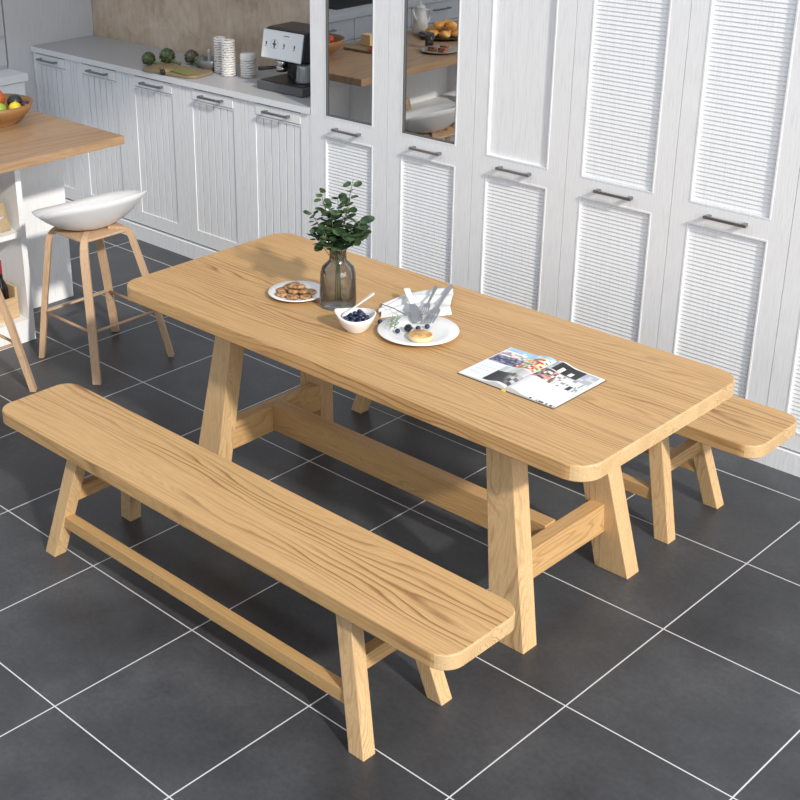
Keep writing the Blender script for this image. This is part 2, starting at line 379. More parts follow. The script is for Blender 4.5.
def tall_cabinet(i):
    x0, x1 = TALLX[i], TALLX[i+1]; c = (x0+x1)/2; hw = (x1-x0)/2
    t = thing('tall_cabinet', tall_labels[i], 'cabinet', (c, YD, 0), group=None)
    glass = i < 2
    bm = NB()
    D = .435; q = .02
    if glass:
        box(bm, -hw+.001, hw-.001, q, D, .085, .90)
        box(bm, -hw+.001, -hw+.02, q, D, .90, TH); box(bm, hw-.02, hw-.001, q, D, .90, TH); box(bm, -hw+.02, hw-.02, D-.015, D, .90, TH); box(bm, -hw+.02, hw-.02, q, D, TH-.02, TH)
        link('body', bm, WHITE, t)
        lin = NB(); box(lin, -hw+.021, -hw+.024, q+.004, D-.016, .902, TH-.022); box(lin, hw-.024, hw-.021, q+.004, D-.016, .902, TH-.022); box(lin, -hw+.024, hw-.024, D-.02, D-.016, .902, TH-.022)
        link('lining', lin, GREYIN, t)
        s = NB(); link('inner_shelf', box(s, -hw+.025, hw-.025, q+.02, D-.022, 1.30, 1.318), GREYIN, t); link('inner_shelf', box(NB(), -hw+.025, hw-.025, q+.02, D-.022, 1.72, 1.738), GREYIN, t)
    else:
        box(bm, -hw+.001, hw-.001, q, D, .085, TH); link('body', bm, WHITE, t)
    pc = [.0035, -.006, -.009, -.004, -.003, 0][i]; pw = [.142, .146, .147, .153, .1505, .1505][i]
    g = .0012
    holes = [(.165, .838), (.925 if not glass else .935, TH-.09)]
    d = link('door', door_frame(-hw+g, hw-g, pc-pw, pc+pw, holes, .092, TH-.004), WHITE, t)
    link('lower_slatted_panel', louvre(pc-pw-.001, pc+pw+.001, *holes[0], y=.006), WHITE2, d)
    if glass:
        link('glass_pane', box(NB(), pc-pw-.001, pc+pw+.001, .009, .013, holes[1][0], holes[1][1]), DOORGLASS, d)
        b = NB()
        for s in ((pc-pw, pc-pw+.005, *holes[1]), (pc+pw-.005, pc+pw, *holes[1]), (pc-pw, pc+pw, holes[1][0], holes[1][0]+.005)): box(b, s[0], s[1], .001, .009, s[2], s[3])
        link('glazing_bead', b, DGREY, d)
    elif i == 2: link('upper_flat_panel', box(NB(), pc-pw-.001, pc+pw+.001, .010, .016, *holes[1]), WHITE, d)
    else: link('upper_slatted_panel', louvre(pc-pw-.001, pc+pw+.001, *holes[1], y=.006), WHITE2, d)
    handle(d, pc, 0, .884)
for i in range(6): tall_cabinet(i)

# ---------------------------------------------------------------- base cabinets under the counter
def base_cabinet(k):
    c = -.860-.470*k
    lab = ['white beadboard base cabinet below the espresso machine', 'white beadboard base cabinet below the patterned canisters',
           'white beadboard base cabinet below the artichokes', 'white beadboard base cabinet, fourth to the left of the glass-fronted cabinets',
           'white beadboard base cabinet farthest left, at the room corner'][k]
    t = thing('base_cabinet', lab, 'cabinet', (c, YD, 0), group=None)
    hw = .235; cx = 0
    x0, x1 = -hw+.001, hw-.001
    if k == 4: x0 = -2.898-c
    if k == 0: x1 = c*-1-.642
    link('body', box(NB(), x0, x1, .020, .43, .085, .925), WHITE, t)
    dl, dr_, pl, pr = -.207, .207, -.156, .156
    if k == 4: dl, pl = x0+.002, -.135
    bm = NB()   # door leaf: frame plus sunk beaded panel
    box(bm, dl, pl, 0, .019, .095, .924); box(bm, pr, dr_, 0, .019, .095, .924); box(bm, pl, pr, 0, .019, .095, .168); box(bm, pl, pr, 0, .019, .855, .862)
    n = 6; p = (pr-pl)/n
    for i in range(n): box(bm, pl+i*p+.0034, pl+(i+1)*p-.0034, .004, .0185, .168, .855)
    box(bm, pl, pr, .0168, .019, .168, .855)
    link('door', bm, WHITE, t)
    for s in (-1, 1):
        a, b = sorted((s*.2105, s*.2335))
        if k == 0 and s > 0: b = min(b, x1)
        if k == 4 and s < 0: continue
        if b > a: link('stile', box(NB(), a, b, 0, .019, .095, .924), WHITE, t)
    df = link('drawer_front', box(NB(), pl+.003, pr-.003, -.003, .018, .866, .9185, 0, .001), WHITE, t)
    handle(df, .005, -.003, .893, .175)
for k in range(5): base_cabinet(k)
# kick boards
struct(link('baseboard_back', box(NB(), -3.0, XR-1.68, YD-.008, YD+.02, 0, .082), WHITE))
bm = NB(); box(bm, -2.897, -.643, YD-.012, YB-.002, .9265, .957, 0)
for f in bm.faces:
    if f.normal.y < -.5: f.material_index = 1
for f in bm.faces:
    f.normal_update()
    if f.normal.y < -.5: f.material_index = 1
tag(link('kitchen_counter', bm, [COUNTER, CEDGE]), 'long grey stone worktop over the white base cabinets', 'countertop')

# ---------------------------------------------------------------- left-hand run of units
def door_frame_y(y0, y1, z0, z1):
    bm = NB(); box(bm, -.014, -.006, y0, y1, z0, z1)
    for a, b, c, d in ((y0, y0+.06, z0, z1), (y1-.06, y1, z0, z1), (y0+.06, y1-.06, z0, z0+.03), (y0+.06, y1-.06, z1-.03, z1)): box(bm, -.006, 0, a, b, c, d)
    return bm
def left_run():
    XF = -2.74
    ys = [1.99, 1.45, .85, .25, -.35, -.95, -1.6]
    labs = ['grey-white drawer unit by the room corner, behind the fruit bowl'] + \
           ['grey-white drawer unit along the left wall, %s' % s for s in ('second from the corner', 'third from the corner', 'fourth from the corner', 'fifth from the corner', 'farthest from the corner')]
    for i, (a, b) in enumerate(zip(ys, ys[1:])):
        t = thing('drawer_unit', labs[i], 'cabinet', (XF, (a+b)/2, 0)); h = (a-b)/2
        link('body', box(NB(), -.58, -.021, -h+.001, h-.001, .08, .806), WHITE, t)
        for z0, z1 in ((.66, .80), (.38, .652), (.09, .372)):
            d = link('drawer', box(NB(), -.02, 0, -h+.004, h-.004, z0, z1, 0, .001), WHITE, t)
            bm = NB(); tube(bm, [(.028, -.09, z1-.05), (.028, .09, z1-.05)], .006)
            for s in (-1, 1): tube(bm, [(0, s*.08, z1-.05), (.028, s*.08, z1-.05)], .005)
            link('handle', recalc(bm), METAL, d)
    tag(link('wall_counter', box(NB(), XF-.59, XF+.02, -1.62, 2.0, .807, .85, 0, .002), CEDGE), 'pale counter slab with a bright front edge on the left-hand units', 'countertop')
    t = thing('corner_cabinet', 'tall grey-white cabinet in the room corner, left of the long counter', 'cabinet', (-2.90, 1.95, 0))
    bm = NB(); box(bm, -.5, 0, .045, YB-1.95-.002, 0, TH); link('body', bm, GREYP, t)
    t = thing('wall_cabinet', 'grey-white panelled cabinet standing on the pale counter at the left photo edge', 'cabinet', (-2.90, 1.60, .851))
    link('body', box(NB(), -.5, -.015, -.35, .393, 0, TH-.851), GREYP, t)
    for z0, z1 in ((.02, .17), (.19, 1.4)): link('door', door_frame_y(-.345, .385, z0, z1), GREYP, t)
    tag(link('dark_splashback', box(NB(), -3.44, -3.42, -1.6, 1.24, .851, 1.7), DGREY), 'dark splashback panel above the pale counter on the left wall', 'panel')
    tag(link('gas_hob', box(NB(), -3.30, -2.86, -1.25, -.3, .8505, .862, 0, .003), BLACK), 'black glass hob set on the pale counter along the left wall', 'hob')
left_run()

# ---------------------------------------------------------------- kitchen island
def island():
    tag(link('island_worktop', box(NB(), -1.80, -1.05, -1.2, 1.395, .862, .90, 0, .002), ISLW), 'thick brown wooden worktop of the island with the fruit bowl on it', 'countertop')
    t = thing('island_shelf_unit', 'white open shelf unit under the wooden island top, holding the crate', 'shelf unit', (-1.4, 0, 0))
    link('back_panel', box(NB(), -.17, -.15, -1.1, .925, .0, .861), WHITE, t)
    for y in (.925, .05, -1.1): link('side_panel', box(NB(), -.149, .17, y-.0, y+.028, .0, .861), WHITE, t)
    for y0, y1 in ((.079, .9245), (-1.071, .0495)):
        link('shelf', box(NB(), -.149, .17, y0, y1, .50, .523), WHITE, t)
        link('plinth_shelf', box(NB(), -.149, .172, y0, y1, .0, .108), WHITE, t)
    t = thing('island_cabinet', 'plain white end cabinet under the island top behind the white stool', 'cabinet', (-1.665, 1.17, 0))
    link('body', box(NB(), -.10, .115, -.212, .222, 0, .861), WHITE, t)
island()

# ---------------------------------------------------------------- bar stools
def bar_stool(cx, cy):
    t = thing('bar_stool', 'white shell bar stool with pale bent wood legs, standing complete at the island corner', 'stool', (cx, cy, 0))
    zt = .600; F = .204; T = .118; ox, oy = -.024, -.020
    for sx in (-1, 1):
        for sy in (-1, 1):
            P = []
            P.append((sx*F, sy*F, 0)); P.append((sx*(F*.55+T*.45)+ox*.5, sy*(F*.55+T*.45)+oy*.5, zt*.5)); P.append((sx*(T+.012)+ox, sy*(T+.012)+oy, zt-.07))
            for a in (15, 35, 55, 75, 90):
                q = .045; k = T+.008-q*.8*(1-math.cos(R(a))); P.append((sx*k+ox, sy*k+oy, zt-.05+q*math.sin(R(a))))
            P.append((sx*.055+ox, sy*.055+oy, zt-.004))
            bm = NB(); pts = [Vector(p) for p in P]; rings = []
            nrm = Vector((sx, 0, 0)) if False else None
            for i, p in enumerate(pts):
                d = (pts[min(i+1, len(pts)-1)]-pts[max(i-1, 0)]).normalized()
                s = Vector((-sy, sx, 0)).normalized(); u = d.cross(s).normalized()
                wd = .0175 if i < 3 else .0175-.001*(i-2)
                rings.append([bm.verts.new(p+s*a*wd+u*b*.0125) for a, b in ((1, 1), (-1, 1), (-1, -1), (1, -1))])
            for a, b in zip(rings, rings[1:]):
                for k in range(4): bm.faces.new((a[k], a[(k+1) % 4], b[(k+1) % 4], b[k]))
            bm.faces.new(rings[0]); bm.faces.new(rings[-1]); recalc(bm)
            # keep the foot flat on the floor
            for v in bm.verts:
                if v.co.z < .03: v.co.z = 0
            link('leg', bm, STOOLW, t)
    zr = .215; k = F+(T+.012-F)*zr/.53; e_ = zr/.53
    bm = NB(); c = [(a*k+ox*e_, b*k+oy*e_) for a, b in ((1, 1), (-1, 1), (-1, -1), (1, -1))]
    for (a, b), (e, f) in zip(c, c[1:]+c[:1]): tube(bm, [(a, b, zr), (e, f, zr)], .0065, 8)
    link('footrest', recalc(bm), STOOLW, t, smooth=True)
    link('seat_frame', slab(NB(), -.128+ox, .128+ox, -.128+oy, .128+oy, .588, .598, .05, .002), STOOLW, t)
    # shell seat
    bm = NB(); th = R(-4); d = Vector((math.cos(th), math.sin(th), 0)); s = Vector((-d.y, d.x, 0))
    NU, NV = 36, 12; outer = []; inner = []
    def pt(u, v):
        a = 2*math.pi*u/NU; r = v/NV
        ca, sa = math.cos(a), math.sin(a)
        L = .185 if ca > 0 else .20; W = .262
        x, y = r*ca*L, r*sa*W
        back = max(0, ca); front = max(0, -ca)
        rim = .062+.098*back**1.1+.042*sa*sa
        z = rim*(r**2.4)
        if front > .5: x -= .012*r**4
        return x, y, z
    base = .594
    for off, L_ in ((0, outer), (.008, inner)):
        c0 = bm.verts.new((0, 0, base+off)); L_.append([c0])
        for v in range(1, NV+1):
            row = []
            for u in range(NU):
                x, y, z = pt(u, v); p = d*x*(1-off*1.5)+s*y*(1-off*1.5); row.append(bm.verts.new((p.x, p.y, base+z+off*(1-.8*(v/NV)))))
            L_.append(row)
    for L_, fl in ((outer, 1), (inner, 0)):
        for u in range(NU):
            j = (u+1) % NU
            bm.faces.new((L_[0][0], L_[1][u], L_[1][j]))
            for v in range(1, NV): bm.faces.new((L_[v][u], L_[v+1][u], L_[v+1][j], L_[v][j]))
    for u in range(NU):
        j = (u+1) % NU; bm.faces.new((outer[NV][u], outer[NV][j], inner[NV][j], inner[NV][u]))
    link('seat_shell', recalc(bm), SHELL, t, (-.03, .0, 0), smooth=True)
    return t
st = bar_stool(-.835, 1.06)
st2 = copy_tree(st, loc=(-.975, .425, 0)); st2['label'] = 'white shell bar stool mostly cut off by the left photo edge, one pale leg showing'

# ---------------------------------------------------------------- fruit bowl and fruit on the island
IZ = .9005
def bowl_prof(r, h, th=.006, foot=.5):
    return [(0, .0), (r*foot, 0), (r*foot, .004), (r*.78, h*.35), (r*.95, h*.72), (r, h), (r-th, h), (r*.95-th, h*.72), (r*.78-th, h*.38), (r*foot-th, .012), (0, .010)]
bx, by = -1.68, 1.125
o = tag(link('fruit_bowl', recalc(lathe(NB(), bowl_prof(.185, .098, .010, .55), 40)), BOWLW, None, (bx, by, IZ), True), 'large round brown wooden bowl filled with fruit on the island', 'bowl')
def fruit(kind, dx, dy, z, r, col, label, sz=.9, stem=True, col2=None, sx=1):
    m = speckfood(kind+'_skin', col, col2 or col, tuple(c*.75 for c in col), 12); m.node_tree.nodes['Principled BSDF'].inputs['Roughness'].default_value = .35
    t = thing(kind, label, 'fruit', (bx+dx, by+dy, IZ+z))
    bm = NB(); v = bmesh.ops.create_uvsphere(bm, u_segments=20, v_segments=14, radius=1)['verts']
    for p in v:
        q = p.co.copy(); rr = math.hypot(q.x, q.y)
        z_ = q.z*sz; z_ -= .16*math.exp(-(rr/.25)**2)*(1 if q.z > 0 else -1) if kind != 'lemon' else -.12*math.exp(-(rr/.2)**2)*(1 if q.z > 0 else -1)
        p.co = Vector((q.x*sx, q.y, z_))*r
    link('flesh', bm, m, t, smooth=True)
    if stem: link('stalk', recalc(tube(NB(), [(0, 0, r*sz*.75), (.002, .001, r*sz*1.08)], .0022, 6)), STEM, t)
fruit('mango', -.005, .01, .112, .052, (.72, .17, .05), 'large orange-red fruit on top of the pile in the wooden bowl', 1.0, col2=(.80, .42, .10))
fruit('avocado', .055, .085, .094, .036, (.03, .035, .03), 'dark round fruit behind the yellow lemon in the wooden bowl', 1.0)
fruit('green_apple', .078, -.015, .080, .033, (.36, .52, .06), 'green apple at the front of the wooden bowl')
fruit('lemon', .108, .050, .082, .030, (.85, .66, .03), 'bright yellow lemon next to the green apple in the bowl', .85, False)
fruit('plum', .108, .105, .084, .022, (.07, .02, .045), 'small dark purple plum at the right rim of the bowl', 1.0)
fruit('red_apple', .040, -.090, .080, .034, (.66, .07, .03), 'red apple at the left photo edge in the wooden bowl')
fruit('orange', -.09, -.05, .082, .040, (.80, .33, .04), 'orange at the far left of the wooden bowl, beyond the photo edge')

# ---------------------------------------------------------------- things in the island shelves
def crate():
    t = thing('bottle_crate', 'pale wooden bottle crate on the bottom shelf of the island', 'crate', (-1.375, .79, .1085))
    link('side', box(NB(), -.10, .10, -.115, -.103, 0, .15), CRATEW, t); link('side', box(NB(), -.10, .10, .103, .115, 0, .15), CRATEW, t)
    link('side', box(NB(), .09, .10, -.103, .103, 0, .10), CRATEW, t); link('side', box(NB(), -.10, -.09, -.103, .103, 0, .10), CRATEW, t)
    link('base', box(NB(), -.09, .09, -.103, .103, 0, .008), CRATEW, t)
crate()
BOT = mat('dark_bottle_glass', (.012, .008, .008), .08); CAP = mat('red_foil', (.35, .02, .03), .35)
def bottle(x, y, label):
    t = thing('wine_bottle', label, 'bottle', (x, y, .118))
    link('glass', recalc(lathe(NB(), [(0, 0), (.032, 0), (.033, .006), (.033, .12), (.030, .145), (.014, .18), (.0125, .21)], 24)), BOT, t, smooth=True)
    link('foil_cap', recalc(lathe(NB(), [(.0135, .205), (.0142, .206), (.0142, .262), (.0125, .268), (0, .268)], 20)), CAP, t, smooth=True)
bottle(-1.3225, .852, 'dark wine bottle with red foil cap, right one in the pale crate')
bottle(-1.345, .765, 'dark wine bottle with red foil cap, left one in the pale crate')
def bag():
    t = thing('paper_bag', 'brown kraft paper bag standing on the middle island shelf', 'bag', (-1.33, .81, .5235))
    bm = hexa(NB(), (-.055, .055, -.10, .10), (-.035, .035, -.085, .085), 0, .13, .006); link('body', bm, KRAFT, t)
    bm = NB(); vs0 = []
    for z in (.128, .150, .168):
        row = [bm.verts.new((.030*math.cos(2*math.pi*i/28)+random.uniform(-.005, .005), .082*math.sin(2*math.pi*i/28), z+random.uniform(-.006, .006)*(z > .13))) for i in range(28)]; vs0.append(row)
    for a, b in zip(vs0, vs0[1:]):
        for i in range(28): bm.faces.new((a[i], a[(i+1) % 28], b[(i+1) % 28], b[i]))
    link('rolled_top', bm, KRAFT, t)
    bm = NB()
    for k, (y0, y1) in enumerate(((-.03, .05), (-.02, .04))): box(bm, .0525-.006*k*0, .0535, y0, y1, .055-.016*k, .061-.016*k)
    link('printed_mark', bm, INK, t)
bag()

# ---------------------------------------------------------------- on the far end of the island (seen mirrored in the glass doors)
t = thing('chopping_board', 'pale chopping board on the island, seen mirrored in the left glass door', 'board', (-1.57, .72, IZ)); link('board', slab(NB(), -.12, .12, -.15, .15, 0, .014, .02, .002), BOARDW, t)
BREADC = speckfood('bread_crust', (.62, .36, .15), (.78, .6, .36), (.45, .22, .08), 25)
TOM = mat('tomato_red', (.62, .06, .03), .3)
t = thing('cheese_block', 'pale cheese block on the chopping board mirrored in the glass', 'food', (-1.60, .74, IZ+.0145)); link('block', box(NB(), -.035, .035, -.03, .03, 0, .065, 0, .004), mat('cheese', (.85, .62, .33), .5), t)
t = thing('tomato', 'round red tomato beside the cheese block on the chopping board', 'food', (-1.58, .655, IZ+.0145)); link('flesh', blob(NB(), (0, 0, .034), .04, sz=.84, seg=18, rings=12), TOM, t, smooth=True)
t = thing('tomato_slices', 'cut red tomato pieces lying flat on the chopping board', 'food', (-1.50, .80, IZ+.0145))
for k in range(3): link('slice', recalc(lathe(NB(), [(0, 0), (.026, 0), (.027, .004), (.026, .008), (0, .008)], 18)), TOM, t, (.022*k-.02, .035*k-.03, 0 if k != 1 else .0082), True)
t = thing('bread_platter', 'round dark platter of golden rolls mirrored in the glass door', 'plate', (-1.48, .20, IZ)); link('plate', recalc(lathe(NB(), [(0, 0), (.12, 0), (.16, .016), (.158, .02), (.118, .006), (0, .006)], 36)), mat('dark_plate', (.06, .05, .045), .3), t, smooth=True)
roll0 = None
for k in range(11):
    a = k*2*math.pi/7 if k < 7 else (k-7)*2*math.pi/3; r = (.088 if k < 7 else .043) if k != 10 else 0; p = (-1.48+r*math.cos(a), .20+r*math.sin(a), IZ+.0065+(.0 if k < 7 else .046 if k < 10 else .0))
    if roll0 is None:
        roll0 = tag(link('bread_roll', blob(NB(), (0, 0, .023), .035, sz=.66, seg=14, rings=10, jit=.05), speckfood('golden_roll', (.80, .42, .10), (.95, .66, .25), (.62, .25, .05), 30), None, p, True), 'golden bread roll piled on the dark platter', 'bread', 'golden rolls on the dark platter')
    else:
        c = roll0.copy(); C.objects.link(c); c.location = p; c.rotation_euler = (0, 0, a)
def teapot():
    t = thing('coffee_pot', 'tall white coffee pot mirrored in the right glass door', 'pot', (-1.62, .10+.20, IZ))
    t.location = (-1.66, .22, IZ)
    link('body', recalc(lathe(NB(), [(0, 0), (.040, 0), (.048, .016), (.045, .08), (.034, .13), (.029, .155), (.031, .160), (.026, .168), (.01, .176), (.010, .19), (0, .192)], 28)), CERAMIC, t, smooth=True)
    link('handle', recalc(tube(NB(), [(.01, -.028, .145), (.012, -.068, .135), (.012, -.072, .08), (.01, -.042, .045)], .006, 8)), CERAMIC, t, smooth=True)
    link('spout', recalc(tube(NB(), [(0, .036, .08), (0, .06, .12), (0, .072, .15)], [.012, .009, .007], 10)), CERAMIC, t, smooth=True)
teapot()
t = thing('cake_plate', 'grey plate with cake slices mirrored low in the right glass door', 'plate', (-1.22, .56, IZ)); link('plate', recalc(lathe(NB(), [(0, 0), (.08, 0), (.115, .012), (.113, .015), (.078, .005), (0, .005)], 32)), mat('grey_plate', (.35, .33, .30), .3), t, smooth=True)
for k, (dx, dy) in enumerate(((-.03, .03), (.035, .02), (0, -.04))):
    tag(link('cake_slice', box(NB(), -.022, .022, -.016, .016, 0, .022, 0, .003), speckfood('cake', (.30, .12, .05), (.5, .2, .1), (.1, .03, .02), 50), None, (-1.22+dx, .56+dy, IZ+.0055)), 'brown cake slice on the grey plate on the island', 'food', 'cake slices on the grey plate')
t = thing('coffee_glass', 'small glass of dark coffee beside the cake plate', 'glass', (-1.35, .50, IZ)); link('glass', recalc(lathe(NB(), [(0, 0), (.024, 0), (.030, .08), (.028, .08), (.022, .005), (0, .005)], 24)), CLEARG, t, smooth=True); link('coffee', recalc(lathe(NB(), [(0, .0055), (.0215, .0055), (.0265, .065), (0, .065)], 24)), mat('coffee', (.05, .02, .01), .2), t, smooth=True)

# ---------------------------------------------------------------- on the kitchen counter
CZ = .9575
def espresso():
    t = thing('espresso_machine', 'black espresso machine with a shiny white front panel on the counter', 'coffee machine', (-.965, 2.40, CZ))
    link('drip_base', box(NB(), -.150, .165, -.135, .13, .0, .042, 0, .006), DGREY, t)
    link('drip_grid', box(NB(), -.135, .15, -.12, .05, .0415, .047, 0, .002), BLACK, t)
    link('rear_column', box(NB(), -.12, .155, .04, .13, .04, .20, 0, .006), BLACK, t)
    # head: wedge whose front leans back
    bm = NB(); pts = [(-.100, .155), (-.078, .284), (-.055, .292), (.11, .294), (.11, .155)]
    a = [bm.verts.new((-.146, y, z)) for y, z in pts]; b = [bm.verts.new((.145, y, z)) for y, z in pts]
    bm.faces.new(a); bm.faces.new(list(reversed(b)))
    for i in range(5): bm.faces.new((a[i], b[i], b[(i+1) % 5], a[(i+1) % 5]))
    recalc(bm); bmesh.ops.bevel(bm, geom=list(bm.edges), offset=.006, segments=2, affect='EDGES'); link('head', bm, BLACK, t)
    bm = NB(); q = Vector((0, -.100, .155)); u = Vector((0, .022, .129)); n = Vector((0, -.129, .022)).normalized()
    def fp(x, s, o): p = q+u*s+n*o; return (x, p.y, p.z)
    def plate(x0, x1, s0, s1, o0, o1, bm):
        v = [bm.verts.new(fp(x, s, o)) for x, s, o in ((x0, s0, o0), (x1, s0, o0), (x1, s1, o0), (x0, s1, o0), (x0, s0, o1), (x1, s0, o1), (x1, s1, o1), (x0, s1, o1))]
        for f in ((0, 1, 2, 3), (4, 7, 6, 5), (0, 4, 5, 1), (1, 5, 6, 2), (2, 6, 7, 3), (3, 7, 4, 0)): bm.faces.new([v[i] for i in f])
    plate(-.148, .128, -.04, 1.0, 0, .006, bm); recalc(bm); bmesh.ops.bevel(bm, geom=list(bm.edges), offset=.003, segments=2, affect='EDGES')
    fpan = link('front_panel', bm, PANELW, t)
    bm = NB()
    for k in range(14):
        a_ = 2*math.pi*k/14; x, s = -.062+.026*math.cos(a_), .50+.17*math.sin(a_); plate(x-.0016, x+.0016, s-.012, s+.012, .006, .0066, bm)
    plate(-.066, -.058, .36, .64, .006, .0070, bm); plate(-.074, -.050, .47, .53, .006, .0070, bm)
    for x in (-.118, .005, .075): plate(x-.004, x+.004, .44, .56, .006, .0068, bm); plate(x-.006, x+.002, .38, .41, .006, .0068, bm)
    for k in range(5): plate(-.004+k*.008, .001+k*.008, .82, .86, .006, .0066, bm)
    link('printed_dial', recalc(bm), DGREY, fpan)
    link('brew_group', recalc(lathe(NB(), [(0, .105), (.030, .105), (.032, .15), (0, .15)], 22, (-.055, -.055, 0))), STEEL, t, smooth=True)
    bm = recalc(lathe(NB(), [(0, .085), (.026, .085), (.031, .112), (0, .112)], 22, (-.055, -.055, 0))); link('portafilter_basket', bm, STEEL, t, smooth=True)
    link('portafilter_handle', recalc(tube(NB(), [(-.075, -.075, .105), (-.150, -.120, .095)], [.007, .011], 10)), BLACK, t, smooth=True)
    return t
espresso()
def carafe():
    t = thing('milk_jug', 'steel jug with black handle standing under the espresso machine head', 'jug', (-.905+.03, 2.36, CZ+.0475))
    link('body', recalc(lathe(NB(), [(0, 0), (.046, 0), (.048, .01), (.040, .07), (.042, .095), (.040, .095), (.038, .07), (.045, .012), (0, .004)], 28)), mat('jug_steel', (.35, .38, .40), .25, .7), t, smooth=True)
    link('handle', recalc(tube(NB(), [(-.040, -.012, .088), (-.078, -.026, .082), (-.085, -.028, .04), (-.05, -.014, .01)], .006, 8)), BLACK, t, smooth=True)
carafe()
def canister(px, py, r, h, label, lid=False):
    m = mat('patterned_ceramic', (.7, .68, .66), .4); tt = NT(m)
    wv = tt.n('ShaderNodeTexWave', bands_direction='Z'); wv.inputs['Scale'].default_value = 26; wv.inputs['Distortion'].default_value = 5; wv.inputs['Detail'].default_value = 3; wv.inputs['Detail Scale'].default_value = 3
    tt.l(tt.coords(), wv.inputs['Vector']); tt.l(tt.ramp(wv.outputs['Fac'], [(.12, (.34, .29, .26)), (.34, (.78, .77, .76))]), tt.b.inputs['Base Color'])
    t = thing('canister', label, 'jar', (px, py, CZ))
    prof = [(0, 0), (r*.93, 0), (r, .006)]
    n = int(h/.012)
    for i in range(n): z = .008+i*(h-.016)/n; prof += [(r, z), (r*.965, z+.004)]
    prof += [(r, h-.006), (r*.94, h), (r*.86, h), (r*.86, h-.01), (0, h-.01)]
    link('body', recalc(lathe(NB(), prof, 28)), m, t, smooth=True)
    if lid: link('lid', recalc(lathe(NB(), [(0, h+.0005), (r*1.0, h+.0005), (r*1.02, h+.004), (r*1.02, h+.028), (r*.95, h+.034), (0, h+.034)], 28)), CERAMIC, t, smooth=True)
canister(-1.535, 2.40, .033, .178, 'taller slim white patterned canister, left of the pair on the counter')
canister(-1.445, 2.375, .0385, .180, 'wider white patterned canister, right of the tall pair on the counter')
canister(-1.345, 2.42, .040, .085, 'short white patterned jar with a plain lid beside the espresso machine', True)
def veg_board():
    t = thing('serving_board', 'irregular wooden serving board under the artichokes on the counter', 'board', (-1.70, 2.24, CZ), R(8))
    link('board', slab(NB(), -.19, .19, -.085, .10, 0, .014, .05, .003), BOARDW, t)
veg_board()
ART = speckfood('artichoke_leaf', (.10, .14, .06), (.2, .25, .12), (.05, .05, .03), 50); ART2 = speckfood('artichoke_purple', (.12, .11, .07), (.2, .2, .13), (.08, .05, .05), 50)
def artichoke(x, y, z, r, m, rz, label):
    t = thing('artichoke', label, 'vegetable', (x, y, z+r*.86), rz)
    link('heart', blob(NB(), (0, 0, 0), r*.84, sz=.98, seg=14, rings=10), m, t, smooth=True)
    bm = NB()
    for k in range(6):
        la = -50+k*25
        for i in range(9):
            a = R(i*40+k*20); e = R(la); o = Vector((math.cos(a)*math.cos(e), math.sin(a)*math.cos(e), math.sin(e)))
            tip = Vector((math.cos(a)*math.cos(R(la+32)), math.sin(a)*math.cos(R(la+32)), math.sin(R(la+32))))
            s = Vector((-math.sin(a), math.cos(a), 0))
            p = [o*r*.8-s*r*.3, o*r*.8+s*r*.3, (o+tip).normalized()*r*.98+s*r*.24, tip*r*1.04, (o+tip).normalized()*r*.98-s*r*.24]
            bm.faces.new([bm.verts.new(q) for q in p])
    link('leaves', bm, m, t)
    link('stalk', recalc(tube(NB(), [(0, 0, -r*.2), (-r*1.1, 0, -r*.42), (-r*2.2, .0, -r*.60)], [r*.26, r*.22, r*.2], 8)), STEM, t, smooth=True)
artichoke(-1.90, 2.345, CZ+.002, .044, ART, R(185), 'green artichoke, left one of the three on the counter')
artichoke(-1.945, 2.255, CZ+.002, .038, ART, R(200), 'green artichoke lying lowest and nearest the counter edge')
artichoke(-1.80, 2.43, CZ+.002, .040, ART2, R(200), 'purplish artichoke close to the brown wall on the counter')
def herbs():
    t = thing('green_beans', 'thin green stalks lying on the serving board', 'vegetable', (-1.66, 2.22, CZ+.0145))
    bm = NB()
    for k in range(9): y = -.03+.007*k; tube(bm, [(-.10+random.uniform(-.02, .02), y, .004), (0, y+.004, .005), (.11, y-.005, .004)], .0035, 6)
    link('stalks', recalc(bm), mat('bean_green', (.22, .24, .07), .5), t)['kind'] = 'stuff'
    t = thing('lettuce', 'small green leafy bunch between the purple artichoke and the mortar', 'vegetable', (-1.715, 2.42, CZ))
    link('leaves', blob(NB(), (0, 0, .030), .035, sz=.8, seg=14, rings=9, jit=.2), ART, t)
herbs()
def mortar():
    t = thing('mortar', 'grey glass mortar with a pestle standing in it on the counter', 'mortar', (-1.615, 2.395, CZ))
    link('bowl', recalc(lathe(NB(), [(0, 0), (.034, 0), (.037, .006), (.058, .03), (.064, .060), (.059, .060), (.052, .03), (.030, .012), (0, .010)], 28)), mat('mortar_grey', (.16, .16, .165), .25), t, smooth=True)
    t2 = thing('pestle', 'pale grey pestle standing upright in the mortar', 'pestle', (-1.615, 2.395, CZ+.0102))
    link('rod', recalc(lathe(NB(), [(0, 0), (.014, .003), (.016, .014), (.009, .03), (.008, .075), (.011, .088), (.008, .098), (0, .10)], 18)), mat('pestle_grey', (.42, .42, .42), .4), t2, smooth=True)
mortar()
t = thing('pepper_mill', 'small wooden mill with a dark end lying at the counter edge', 'mill', (-1.70, 2.155, CZ+.0165))
link('body', recalc(tube(NB(), [(.0, .09, 0), (.0, .03, 0), (0, .0, 0)], [.010, .014, .016], 12)), mat('mill_wood', (.30, .21, .12), .5), t, smooth=True)
link('dark_end', recalc(tube(NB(), [(0, .0, 0), (0, -.012, 0)], [.0162, .014], 12)), BLACK, t, smooth=True)

